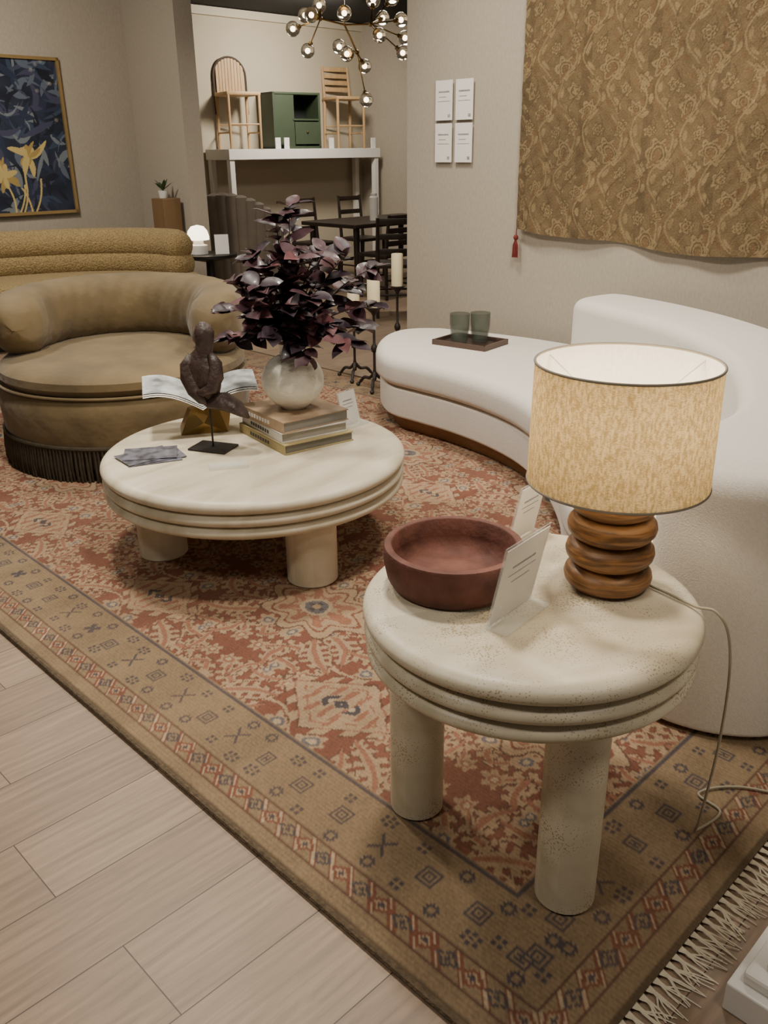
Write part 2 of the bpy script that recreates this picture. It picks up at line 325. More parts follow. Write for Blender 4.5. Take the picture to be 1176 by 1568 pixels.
# ------------------------------------------------------------ rug
def rug():
    A0=.51; B0=.90; L_=5.45; W_=3.36
    root=E('area_rug',ab(A0,B0),YAW)
    st=.0056; nx=int(W_/st); ny=int(L_/st)
    RED=npc(113,65,51); BG=npc(160,136,108); TAN=npc(130,111,85); NAV=npc(58,58,66); RUST=npc(140,94,74); CRM=npc(170,152,124); DK=npc(80,55,46); BLU=npc(90,92,98)
    pal=np.array([TAN,NAV,RED,BG,RUST,CRM,DK,BLU])
    def cf(X,Y):
        idx=np.full(X.shape,0,int)
        dX=np.minimum(X,W_-X); dY=np.minimum(Y,L_-Y); d=np.minimum(dX,dY); s=np.where(dX<dY,Y,X)
        f=d>.335
        fi=np.full(X.shape,2,int)
        S=1.6
        Xc=(X-W_/2+.06)/S; Yc=(Y-L_/2+.1)/S
        Xc=Xc+(smooth_noise(X.shape,9,21)-.5)*.009+(smooth_noise(X.shape,60,31)-.5)*.025
        Yc=Yc+(smooth_noise(X.shape,9,22)-.5)*.009+(smooth_noise(X.shape,60,32)-.5)*.025
        pu,pv=.62,.46
        def cell(ou,ov):
            u=(Yc-ou+pu/2)%pu-pu/2; v=(Xc-ov+pv/2)%pv-pv/2; return u,v
        u,v=cell(0,0)
        vin=.085*np.sin(2*np.pi*Yc/pu*2)
        fi[np.abs(np.abs(v)-.115-vin*.5)<.0038]=3
        vin2=.05*np.sin(2*np.pi*Xc/pv*2+.8)
        fi[(np.abs(np.abs(u)-.155-vin2)<.0038)]=3
        for li,(ou,ov) in enumerate(((0,0),(pu/2,pv/2))):
            u,v=cell(ou,ov); au=np.abs(u); av=np.abs(v)
            for (cx,cy,an,ln,wd) in ((.165,.085,.6,.075,.023),(.075,.155,-.5,.06,.02),(.235,.035,1.3,.05,.016),(.13,.2,.2,.05,.014),(.29,.09,-.9,.045,.014)):
                du=au-cx; dv=av-cy; p=du*math.cos(an)+dv*math.sin(an); q=-du*math.sin(an)+dv*math.cos(an)
                q2=q-.25*p*p/ln
                w=wd*np.clip(1-(p/ln)**2,0,1)*(1+.4*np.sign(np.sin(p*260)))
                m1=(np.abs(q2)<w)
                fi[m1]=3; fi[m1&(np.abs(q2)<.005)]=4
                fi[(np.abs(q2)<w+.003)&~m1&(np.abs(p)<ln)]=6
            for (cx,cy,R_) in ((.12,.02,.015),(.03,.19,.017),(.27,.12,.02),(.2,.17,.013),(.19,.01,.014)):
                r=np.hypot(au-cx,av-cy); t=np.arctan2(av-cy,au-cx)
                fi[r<R_*(1.15+.3*np.cos(6*t))]=3; fi[r<R_*.65]=1 if (li and cx<.1) else (7 if cx>.15 else 4); fi[r<R_*.35]=5
        u,v=cell(0,0); r=np.hypot(u*.85,v); t=np.arctan2(v,u*.85)
        R=.108*(1+.16*np.cos(8*t)+.10*np.cos(2*t))
        fi[r<R+.005]=6; fi[r<R]=3
        fi[(r<R*.82)&(r>R*.76)]=2; fi[(r<R*.66)&(np.cos(8*t)>.35)&(r>.035)]=4; fi[(np.abs(r-R*.5)<.004)]=4
        fi[r<.036]=5; fi[(r<.027)]=7; fi[(r<.02)&(np.cos(4*t)>0)]=1; fi[r<.010]=3
        u,v=cell(pu/2,pv/2); k=np.abs(u)*.8+np.abs(v)*1.05+.012*np.sign(np.sin(np.abs(u)*160))
        fi[k<.112]=6; fi[k<.107]=3; fi[(k<.086)&(k>.081)]=4; fi[(k<.07)&(np.sin(u*230)>0.3)&(k>.03)]=4; fi[k<.026]=1; fi[k<.013]=5
        idx=np.where(f,fi,idx)
        idx[(d>.318)&(d<.329)]=1
        idx[(d>.120)&(d<.126)]=6; idx[(d>.056)&(d<.061)]=6
        g=(d>=.061)&(d<=.120)
        sg=(s%.13)-.065; dg=d-.0905
        gi=np.full(X.shape,0,int)
        kk=np.abs(sg)*.7+np.abs(dg); kk2=np.abs(np.abs(sg)-.065)*.7+np.abs(dg)
        sl=sg-dg*1.0
        gi[np.abs(np.abs(sl)-.034)<.012]=2
        gi[np.abs(np.abs(sl)-.034)<.004]=5
        gi[(kk<.022)]=1; gi[kk<.014]=0; gi[kk<.007]=1
        gi[kk2<.024]=2; gi[kk2<.014]=3; gi[kk2<.008]=1
        idx=np.where(g,gi,idx)
        bmps=["111111111|100000001|101111101|100010001|101111101|100000001|111111111",
              "111111111|100000001|101111101|101000101|101010101|101000101|101111101|100000001|111111111",
              "0010100|0111110|1100011|0100010|1100011|0111110|0010100",
              "11011|11011|00000|11011|11011","011000110|111101111|111111111|011111110|000111000|011111110|111111111|111101111|011000110","010|111|010",
              "110010011|111111111|100000001|101111101|100000001|111111111|110010011",
              "0110110|0110110|0000000|1101011|1101011|0000000|0110110|0110110",
              "11000000011|01100000110|00110001100|00011011000|00001110000|00011011000|00110001100|01100000110|11000000011"]
        bm_=[np.array([[int(c) for c in row] for row in b.split('|')]) for b in bmps]
        rr=np.random.RandomState(5)
        def stamp(axis,edge,length):
            for row,(dd,ch) in enumerate(((.160,(3,2,7,2)),(.222,(0,1,6,4,1,8)),(.284,(3,2,7)))):
                pos=.2
                while pos<length-.14:
                    b=bm_[rr.choice(ch)]; b=b if axis else b.T
                    dj=dd+rr.uniform(-.006,.006)
                    ci=int((pos)/st); di=int(dj/st)
                    h,w=b.shape
                    if axis: r0=ci-h//2; c0=(di if edge==0 else int((W_)/st)-1-di)-w//2
                    else: c0=ci-w//2; r0=(di if edge==0 else int(L_/st)-1-di)-h//2
                    if r0>0 and c0>0 and r0+h<idx.shape[0] and c0+w<idx.shape[1]:
                        sub=idx[r0:r0+h,c0:c0+w]; sub[(b==1)&(sub==0)]=1
                    pos+= .085+.05*rr.rand() if row!=1 else .135+.03*rr.rand()
        stamp(1,0,L_);stamp(1,1,L_);stamp(0,0,W_);stamp(0,1,W_)
        C=pal[idx]
        ab_=smooth_noise(X.shape,14,3,(1,12)); nz=np.random.RandomState(2).rand(*X.shape); big=smooth_noise(X.shape,90,9)
        wear=(.10+.22*smooth_noise(X.shape,40,77))[...,None]
        C=C*(1-wear)+npc(138,112,88)*wear*.9
        rows=(np.arange(X.shape[1])%2)[None,:]*.12
        C=C*(.76+.26*ab_+.28*nz+.14*(big-.5)-rows)[...,None]
        C[d<.012]*=.45
        return C
    m=attrmat('rug_wool',.95,.6,380,sheen=.03)
    grid('pile',W_,L_,nx,ny,cf,m,root,zf=lambda X,Y:np.full_like(X,.012)+.0012*(((X/.0112)%1)>.5))
    Mb=mat('rug_binding',(88,74,56),.95,var=.35,vs=60,bump=.5,bs=120)
    pb=[]
    for x in (0,W_): pb.append(tube([(x,y,.009) for y in np.linspace(0,L_,60)],.009,8))
    mk('binding',join(*pb),Mb,root)
    mk('backing',box(W_-.01,L_-.01,.011,(W_/2,L_/2,.0056)),Mb,root,smooth=False)
    Mf=mat('rug_fringe_cotton',(206,196,174),.95,var=.1,vs=80)
    pf=[]
    for yb,sg in ((0,-1),(L_,1)):
        x=.01
        while x<W_:
            bx=random.uniform(-.012,.012)
            for k in range(5):
                dx=(k-2)*.0035; e=random.uniform(-.016,.016)+bx; ln=random.uniform(.055,.095)
                pf.append(tube([(x+dx,yb,.009),(x+dx*.3,yb+sg*.014,.010),(x+dx*.5,yb+sg*.022,.008),(x+dx*1.8+e*.5,yb+sg*ln*.6,.005),(x+dx*2.4+e,yb+sg*ln,.003)],[.0022,.003,.0022,.0018,.0012],4))
            x+=.026
    mk('fringe',join(*pf),Mf,root)
rug()
# ------------------------------------------------------------ tables
def bulge(R,z0,z1,b,n=7):
    out=[]
    for i in range(n+1):
        a=-math.pi/2+math.pi*i/n; out.append((R-b+b*math.cos(a),(z0+z1)/2+(z1-z0)/2*math.sin(a)))
    return out
def round_table(name,c,R,top,tiers,legR,legs,m,rz=0):
    root=E(name,(c[0],c[1],0),rz); z=top; prof=[]
    for (th,dr) in tiers:
        prof.append((z-th,z,R-dr)); z-=th
    P=[]
    for z0,z1,r in prof[::-1]: P+=bulge(r,z0,z1,min(.040,(z1-z0)*.78),10)
    P=[(.02,P[0][1])]+P+[(R-.09,top+.0005)]
    mk('top',lathe(P,96),m,root,ang=50)
    for i,(legD,a) in enumerate(legs):
        a=math.radians(a)-rz; x=legD*math.cos(a); y=legD*math.sin(a)
        mk('leg_%d'%(i+1),lathe([(legR-.006,.0135),(legR,.02),(legR,z+.004)],40,(0,0)),m,root,loc=(x,y,0))
    return root
T1=(.320,1.695); T2=(-.530,3.405)
round_table('side_table',T1,.370,.64,[(.050,0),(.043,.003),(.043,.006)],.066,[(.25,-73),(.25,168),(.25,47)],M_stone,.3)
round_table('coffee_table',T2,.618,.42,[(.054,0),(.049,.003),(.049,.006)],.098,[(.46,-57),(.41,200),(.45,69)],M_stone2,.9)
# ------------------------------------------------------------ table lamp
def lamp():
    root=E('table_lamp',(.500,1.74,.641))
    P=[]
    hs=[0,.058,.117,.176,.235]
    for i in range(4): P+=bulge(.097,hs[i],hs[i+1],.034,8)
    P=[(.0,0)]+[(p[0],p[1]) for p in P]+[(.0,.237)]
    mk('turned_base',lathe(P,64),M_lwood,root,ang=60)
    mk('stem',tube([(0,0,.235),(0,0,.385)],.008,10),M_brass,root)
    mk('shade',lathe_open([(.191,.25),(.188,.505)],72),M_shade,root)
    mk('shade_inner',lathe_open([(.1885,.252),(.1855,.503)],72),M_shadein2,root)
    for z,r in ((.25,.1905),(.505,.1875)): 
        mk('rim_ring',torus(r,.0028,z),M_rim,root)
    sp=[]
    for k in range(3):
        a=k*2.094+.3; sp.append(tube([(0,0,.385),(.06*math.cos(a),.06*math.sin(a),.41),(.186*math.cos(a),.186*math.sin(a),.495)],.0015,6))
    mk('spider',join(*sp),M_whitep,root)
    mk('bulb',sphere(.029,(0,0,.425),(1,1,1.2),20),M_bulb2,root)
    path=catmull([(.09,-.02,.006),(.12,-.06,.006),(.16,-.12,.006),(.19,-.155,.012),(.215,-.175,-.03),(.235,-.17,-.15),(.245,-.15,-.35),(.24,-.13,-.56),(.25,-.10,-.622),(.33,-.04,-.622),(.30,.03,-.622),(.42,.05,-.622),(.6,-.02,-.622)],10,False)
    mk('cord',tube(path,.0032,8),mat('cord_plastic',(150,142,122),.5),root)
M_rim=mat('shade_rim',(130,122,108),.6)
M_shadein2=shade_mat('shade_lining_translucent',(236,236,232),(244,244,240),.35)
lamp()
# ------------------------------------------------------------ bowl
r=E('stone_bowl',(.155,1.755,.641))
mk('body',lathe([(0,0),(.125,0),(.140,.006),(.150,.025),(.157,.06),(.158,.092),(.155,.098),(.142,.100),(.138,.097),(.135,.06),(.122,.034),(.09,.02),(0,.016)],72),M_terr,r,ang=50)
# ------------------------------------------------------------ sofa
def sofa():
    root=E('curved_sectional_sofa')
    C=Vector((-.606,3.62))
    def pol(r,a): a=math.radians(a); return (C.x+r*math.cos(a),C.y+r*math.sin(a))
    inner=[(.16,4.78),(.34,4.58),(.51,4.33),(.64,4.04),(.70,3.7),(.70,3.3),(.65,2.98),(.63,2.75),(.68,2.48),(.77,2.29),(.88,2.15),(.98,2.09),(1.12,2.08),(1.27,2.17)]
    outer=[pol(2.39,a) for a in (-32,-22,-10,2,14,26,38,48,57,63)]
    end=[(.38,5.80),(.20,5.80),(.06,5.70),(-.02,5.50),(-.04,5.25),(-.01,5.03),(.05,4.90)]
    out=catmull(inner+outer+end,6)
    mk('base',slab(out,[(.05,.10)]+[(.025+i,z) for i,z in rprof(.10,.283,.02,.02)]),M_white_fab,root)
    mk('seat_cushion',slab(out,rprof(.287,.46,.045,.07)),M_white_fab,root)
    mk('wood_plinth',slab(out,[(.10,.0145),(.10,.075),(.12,.085)]),M_plinth,root,smooth=False)
    bi=[(.79,2.26),(.74,2.15),(.80,2.055),(.94,1.985),(1.10,1.985),(1.28,2.095)]
    bo=[pol(2.405,a) for a in (-33,-22,-10,2,14,24,31)]
    be=[pol(2.40,34.5),pol(2.35,36.3),pol(2.22,36.8),pol(2.10,36.5),pol(2.02,35)]
    bn=[pol(1.99,31),pol(1.97,24),pol(1.97,14),pol(1.97,2),pol(1.97,-10),(1.16,2.75),(.95,2.48)]
    o2=catmull(bi+bo+be+bn,6)
    mk('backrest',slab(o2,rprof(.025,.79,.02,.06,0,8)),M_white_fab,root)
sofa()
# ------------------------------------------------------------ armchair (olive velvet)
def armchair():
    root=E('velvet_swivel_armchair',(-1.43,4.77,0))
    mk('body',lathe([(.0,.06),(.62,.06),(.64,.08),(.665,.2),(.675,.34),(.66,.42),(.64,.44),(.0,.44)],80),M_velvet,root)
    mk('seat_cushion',lathe([(.0,.43),(.60,.43),(.640,.445),(.660,.475),(.655,.51),(.62,.54),(.5,.557),(.3,.563),(0,.565)],80),M_velvet,root)
    mk('piping',torus(.662,.008,.438,80),M_velvet,root)
    a0,a1=-26,206; n=90
    V=[];F=[];k=24
    for i in range(n+1):
        t=i/n; e=min(t,1-t)*n/9.0; s=1 if e>=1 else math.sqrt(max(0,1-(1-e)**2)); s=max(s,.02)
        a=math.radians(a0+(a1-a0)*t); rc=.53
        mid=math.sin(math.pi*t); hh=.165+.015*mid; ww=.14
        for j in range(k):
            p=2*math.pi*j/k; cx=math.cos(p); cz=math.sin(p)
            cx=math.copysign(abs(cx)**.8,cx); cz=math.copysign(abs(cz)**.8,cz)
            rr_=rc+ww*cx*s+.02*max(0,cz); z=.695+.015*mid+hh*cz*s
            wr=.004*math.sin(a*11+cz*2)*(.3+.7*(1 if cx<0 else .4))+.004*math.sin(a*31+cz*5)
            V.append(((rr_+wr)*math.cos(a),(rr_+wr)*math.sin(a),z))
    for i in range(n):
        for j in range(k): F.append((i*k+j,i*k+(j+1)%k,(i+1)*k+(j+1)%k,(i+1)*k+j))
    F.append(tuple(range(k))); F.append(tuple(range(n*k,(n+1)*k)))
    mk('bolster_back',(V,F),M_velvet,root,ang=180)
    mk('fringe_band',torus(.668,.012,.185,80),M_fringe,root)
    parts=[]
    for i in range(210):
        a=2*math.pi*i/210+random.uniform(-.004,.004); rr_=.672; e=random.uniform(-.006,.014)
        parts.append(tube([(rr_*math.cos(a),rr_*math.sin(a),.18),((rr_+.006)*math.cos(a+e*.5),(rr_+.006)*math.sin(a+e*.5),.09),((rr_+e)*math.cos(a+e),(rr_+e)*math.sin(a+e),.016)],[.006,.0085,.0065],5))
    mk('fringe',join(*parts),M_fringe,root)
    mk('swivel_base',lathe([(.5,.0145),(.5,.06)],40),M_dark,root)
armchair()
# ------------------------------------------------------------ boucle sofa
def bsofa():
    root=E('boucle_sofa')
    out=catmull([(-1.60,7.75),(-1.62,8.05),(-1.85,8.30),(-2.3,8.48),(-2.9,8.42),(-3.5,8.1),(-4.1,7.6),(-4.5,7.1),(-4.35,6.7),(-4.0,6.62),(-3.5,7.0),(-3.0,7.25),(-2.4,7.40),(-1.9,7.45),(-1.68,7.55)],6)
    mk('base',slab(out,rprof(.08,.40,.03,.03)),M_bcl,root)
    mk('seat',slab(out,rprof(.38,.56,.05,.08,.01)),M_bcl,root)
    mk('plinth',slab(out,[(.12,0.0),(.12,.09)]),M_dark,root)
    back=[(-1.76,7.96),(-1.92,8.17),(-2.3,8.31),(-2.85,8.25),(-3.45,7.95),(-4.0,7.48),(-4.35,7.0)]
    pth=catmull([(x,y,0) for x,y in back],8,False)
    for i,(z,rd) in enumerate(((.62,.145),(.775,.14))):
        n=len(pth); rad=[rd*(1 if min(j,n-1-j)>4 else math.sqrt(max(.02,1-(1-min(j,n-1-j)/5)**2))) for j in range(n)]
        mk('back_channel_%d'%(i+1),tube([(p.x,p.y,z) for p in pth],rad,24),M_bcl,root,ang=100)
bsofa()
# ------------------------------------------------------------ wall art
PB=4.31
def painting():
    w,h=1.2,1.34
    root=E('framed_painting',ab(8.805,PB-w,1.02),YAW)
    def cf(X,Y):
        sh=X.shape; C=np.zeros(sh+(3,)); C[:]=npc(36,42,58)
        n=smooth_noise(sh,26,4); C[:]=C*(.6+.9*n)[...,None]
        cols=[npc(54,66,86),npc(88,98,112),npc(42,50,70),npc(110,118,124),npc(64,66,88),npc(28,32,44)]
        rr=np.random.RandomState(8)
        for i in range(190):
            cx,cy=rr.rand()*w,rr.rand()*h; ln=.07+.12*rr.rand(); wd=.008+.026*rr.rand(); an=rr.rand()*3.1; bend=rr.randn()*3
            p=(X-cx)*math.cos(an)+(Y-cy)*math.sin(an); q=-(X-cx)*math.sin(an)+(Y-cy)*math.cos(an)-bend*p*p
            C[(np.abs(q)<wd*(1-(p/ln)**2))&(np.abs(p)<ln)]=cols[rr.randint(len(cols))]
        Y1=npc(190,168,108); Y2=npc(160,136,78)
        for (x0,x1,tp) in ((w-.52,w-.42,.45),(w-.60,w-.66,.3),(w-.40,w-.30,.30),(w-.56,w-.48,.25),(w-.44,w-.52,.22)):
            t=np.clip(Y/tp,0,1); C[(np.abs(X-(x0+(x1-x0)*t)-.02*np.sin(Y*12))<.009)&(Y<tp)]=Y1
        for (fx,fy,k,sc_) in ((w-.40,.50,17,1.25),(w-.66,.32,17,1.1),(w-.98,1.26,12,1.2)):
            for j in range(k):
                an=rr.rand()*2*math.pi; ln=(.07+.11*rr.rand())*sc_; bd=rr.randn()*2.2; wd=(.014+.016*rr.rand())*sc_
                p=(X-fx)*math.cos(an)+(Y-fy)*math.sin(an); q=-(X-fx)*math.sin(an)+(Y-fy)*math.cos(an)-bd*p*p
                m_=(p>0)&(p<ln)&(np.abs(q)<wd*np.sin(np.clip(p/ln,0,1)*3.14)**.5)
                C[m_]=Y1 if j%3 else Y2
        return C
    g=grid('canvas',w,h,260,320,cf,attrmat('painted_canvas',.5,.1,60,coat=.3),root,rot=(math.pi/2,0,0),loc=(0,0,0))
    fr=[box(w+.05,.05,.028,(w/2,.0,-.014)),box(w+.05,.05,.028,(w/2,.0,h+.014)),box(.028,.05,h+.056,(-.014,0,h/2)),box(.028,.05,h+.056,(w+.014,0,h/2))]
    mk('frame',join(*fr),M_gold,root,smooth=False)
painting()
def tapestry():
    w,h=2.9,1.72; a_left=3.44
    root=E('floral_wall_tapestry',ab(a_left,4.585,1.09),YAW-math.pi/2)
    BASE=npc(104,87,61); LT=npc(136,117,84); DK=npc(80,66,45); BR=npc(104,79,54)
    def cf(X,Y):
        C=np.zeros(X.shape+(3,)); C[:]=BASE
        C[(X%.40)<.06]=DK*1.08
        S=1.0; Yw=Y/S
        Xw=X/S+.012*np.sin(Yw*9)+(smooth_noise(X.shape,24,41)-.5)*.035; Yw=Yw+(smooth_noise(X.shape,24,42)-.5)*.035; pu,pv=.30,.42
        for (ou,ov,sc_) in ((0,0,1),(pu/2,pv/2,.8)):
            u=(Xw-ou+pu/2)%pu-pu/2; v=(Yw-ov+pv/2)%pv-pv/2
            for (cx,cy,R_) in ((0,.03,.058),(.08,-.08,.036),(-.09,-.05,.036),(.05,.14,.03),(-.06,.13,.026)):
                r=np.hypot(u-cx,v-cy); t=np.arctan2(v-cy,u-cx)
                RR=R_*sc_*(1+.22*np.cos(6*t+cx*20)); C[r<RR]=LT; C[(r<RR*.75)&(np.sin(r*420)>.1)]=DK; C[r<RR*.25]=BR
                C[(r>RR)&(r<RR+.006)]=DK
            C[np.abs(u-.05*np.sin(v*17)-.02)<.0055]=LT
            C[np.abs(u+.04*np.sin(v*23+1)+.08)<.004]=DK
            for k in range(5):
                p=(v+.16-k*.08); q=(u-.05*np.sin(v*17)-.045); C[((p/.025)**2+(q/.013)**2)<1]=LT
                q=(u-.05*np.sin(v*17)+.01); C[((p/.022)**2+(q/.012)**2)<1]=BR
        fine=(np.sin(X*300)*np.sin(Y*300)>.3); C[fine]*=.88
        nz=np.random.RandomState(1).rand(*X.shape); fade=smooth_noise(X.shape,60,5)
        C=C*.65+C.mean(axis=(0,1))*.35
        C*= (.72+.38*nz+.32*(fade-.3))[...,None]
        return C
    def zf(X,Y): return .016+.014*np.sin(X*6.1)*np.clip((h-Y)/h,0,1)+.008*np.sin(X*15+Y*2)*np.clip((h-Y)/h,0,1)+.003*np.sin(X*60+3*np.sin(Y*9))*np.sin(Y*50)+.008
    g=grid('cloth',w,h,640,400,cf,attrmat('aged_textile',.95,.6,160,sheen=.03),root,zf=zf,rot=(math.pi/2,0,0))
    me=g.data
    n=len(me.vertices); c=np.empty(n*3,dtype=np.float32); me.vertices.foreach_get('co',c); c=c.reshape(-1,3)
    k=np.clip(1-c[:,1]/h,0,1)**3; c[:,1]-=k*(.075*np.sin(np.clip(c[:,0]/w,0,1)*3.1)+.010*np.sin(c[:,0]*7))
    me.vertices.foreach_set('co',c.ravel()); me.update()
    mk('hanging_rod',tube([(-.02,.0,h+.008),(w+.02,.0,h+.008)],.010,10),M_dark,root)
    ts=[tube([(0,-.02,0),(-.004,-.02,-.05)],.003,6),sphere(.016,(-.004,-.02,-.055),(1,1,1.1),12)]
    for i in range(26):
        a=i*.62; q=.020*math.sqrt((i%7+1)/7); ts.append(tube([(-.004,-.02,-.06),(-.004+q*.8*math.cos(a),-.02+q*.6*math.sin(a),-.1),(-.004+q*math.cos(a),-.02+q*.7*math.sin(a),-.175)],.0034,4))
    mk('tassel',join(*ts),M_tassel,root)
tapestry()
lb=E('wall_label_cards',ab(0,4.585,0),YAW-math.pi/2)
for i,(a,z) in enumerate(((4.075,1.835),(3.905,1.835),(4.075,1.585),(3.905,1.585))):
    mk('card_%d'%(i+1),box(.142,.004,.232,(-a,-.004+.0,z)),M_paper,lb,smooth=False)
    mk('print_%d'%(i+1),join(box(.09,.001,.008,(-a,-.0068,z+.05)),box(.06,.001,.003,(-a-.01,-.0068,z+.02)),box(.10,.001,.002,(-a,-.0068,z-.005)),box(.02,.001,.018,(-a+.045,-.0068,z-.09))),M_grey,lb,smooth=False)
# ------------------------------------------------------------ coffee table decor
TZ=.4215
def book(root,name,L,W,Hh,z,rz,off,mc,mp_,spine):
    V=[box(L,W,.004,(off[0],off[1],z+.002)),box(L,W,.004,(off[0],off[1],z+Hh-.002)),box(L,.005,Hh,(off[0],off[1]-W/2+.0025,z+Hh/2),.002)]
    e=mk(name,xf(join(*V),rz=rz),mc,root,smooth=False)
    mk(name+'_pages',xf(box(L-.012,W-.012,Hh-.008,(off[0],off[1]+.002,z+Hh/2)),rz=rz),mp_,root,smooth=False)
    if spine: mk(name+'_spine_text',xf(join(*[box(.014,.001,Hh*.35,(off[0]-.09+i*.022,off[1]-W/2-.0008,z+Hh/2)) for i in range(8)]),rz=rz),spine,root,smooth=False)
bk=E('coffee_table_books',(-.375,3.555,TZ),math.radians(-55))
Mpg=mat('book_pages',(150,146,134),.8,var=.1,vs=200,stretch=(.1,.1,3))
book(bk,'book_bottom',.40,.33,.040,0,0,(0,0),mat('book_cover_ochre',(164,148,104),.5,var=.05),mat('pages_grey',(112,108,98),.8,var=.1,vs=200,stretch=(.1,.1,3)),M_ink)
book(bk,'book_middle',.37,.31,.040,.0405,-.03,(-.01,.0),mat('book_cover_white',(204,200,190),.5,var=.03),Mpg,M_ink)
book(bk,'book_top',.36,.32,.046,.081,.04,(-.01,.0),mat('book_cover_tan',(162,138,112),.45,var=.3,vs=8),mat('pages_grey2',(130,126,118),.8,var=.1),M_paper)
VZ=TZ+.1275
vs_=E('ball_vase',(-.375,3.555,VZ))
M_vase=mat('rough_plaster',(232,229,216),.95,var=.08,vs=10,bump=.8,bs=30,bdist=.012,spec=.1)
prof=[(0,0),(.05,0)]
for i in range(1,16):
    a=-1.15+i*(2.35/15); prof.append((.130*math.cos(a),.117+.117*math.sin(a)))
prof+=[(.050,.232),(.047,.24),(.050,.262),(.054,.272),(.047,.274),(.042,.262),(.038,.2),(0,.19)]
mk('vase_body',lathe(prof,64),M_vase,vs_,ang=80)
def leaf(L,W,fold=.25,n=6):
    V=[];F=[]
    for i in range(n+1):
        t=i/n; w=W*math.sin(math.pi*min(1,t**.85*.98+.02))**.8*.5; x=L*t; z=-.25*L*t*t+.02*L*math.sin(t*9)
        V+=[(x,w,z+w*fold),(x,0,z),(x,-w,z+w*fold)]
    for i in range(n):
        for j in range(2): F.append((i*3+j,i*3+j+1,(i+1)*3+j+1,(i+1)*3+j))
    return V,F
def plant():
    root=E('burgundy_leaf_arrangement',(-.375,3.555,VZ+.2))
    M_l1=mat('leaf_burgundy',(62,38,44),.45,var=.35,vs=20,coat=.1); M_l2=mat('leaf_plum',(46,34,42),.45,var=.3,vs=20,coat=.1); M_l3=mat('leaf_wine',(96,60,62),.5,var=.3,vs=20); M_st=mat('stem_brown',(48,32,30),.6)
    rr=random.Random(12); L=[[],[],[]]; S=[]
    tips=[(.02,0,.60),(-.04,.02,.56),(.11,-.03,.42),(.24,.0,.42),(.33,.03,.36),(-.14,.06,.42),(-.22,-.02,.32),(-.26,.06,.20),(.33,-.04,.22),(.24,.10,.28),(-.10,-.14,.32),(.10,-.16,.28),(-.22,-.09,.12),(.24,-.14,.10),(.02,.18,.40),(.05,-.10,.42),(-.02,.1,.50),(-.05,-.17,.14),(.14,.14,.42),(.08,-.14,.05),(-.13,.13,.25),(.16,-.08,.16),(-.14,-.1,.22),(.0,-.12,.22),(.3,.05,.12),(-.2,.02,.08),(-.08,.0,.38),(.14,.02,.30),(.02,-.05,.32)]
    for (x,y,z) in tips:
        p0=Vector((rr.uniform(-.012,.012),rr.uniform(-.012,.012),0)); p3=Vector((x,y,z)); 
        p1=p0+Vector((x*.12,y*.12,.10)); p2=p3*.62+Vector((0,0,.06))
        pth=catmull([p0,p1,p2,p3],6,False); S.append(tube(pth,[.004-.0025*i/len(pth) for i in range(len(pth))],5))
        n=len(pth)
        for i in range(7,n):
            t=i/n
            for s in range(1 if i<n-1 else 3):
                d=(pth[min(i+1,n-1)]-pth[i-1]).normalized()
                az=rr.uniform(0,6.28); side=Vector((math.cos(az),math.sin(az),rr.uniform(-.3,.5))).normalized()
                dr=(d*.45+side*.95).normalized()
                up=Vector((rr.uniform(-.5,.5),rr.uniform(-.9,.2),1)); yv=up.cross(dr).normalized(); zv=dr.cross(yv)
                M=Matrix((dr,yv,zv)).transposed()
                sz=rr.uniform(.095,.13)*(1-.15*t)
                lf=leaf(sz,sz*rr.uniform(.56,.7),rr.uniform(.1,.4))
                L[rr.choice((0,0,0,1,1,2))].append(xf(lf,loc=pth[i],rot=M))
    for i,(l,m) in enumerate(zip(L,(M_l1,M_l2,M_l3))): mk('leaves_%d'%(i+1),join(*l),m,root,ang=180)
    mk('stems',join(*S),M_st,root)
    return root
plant()
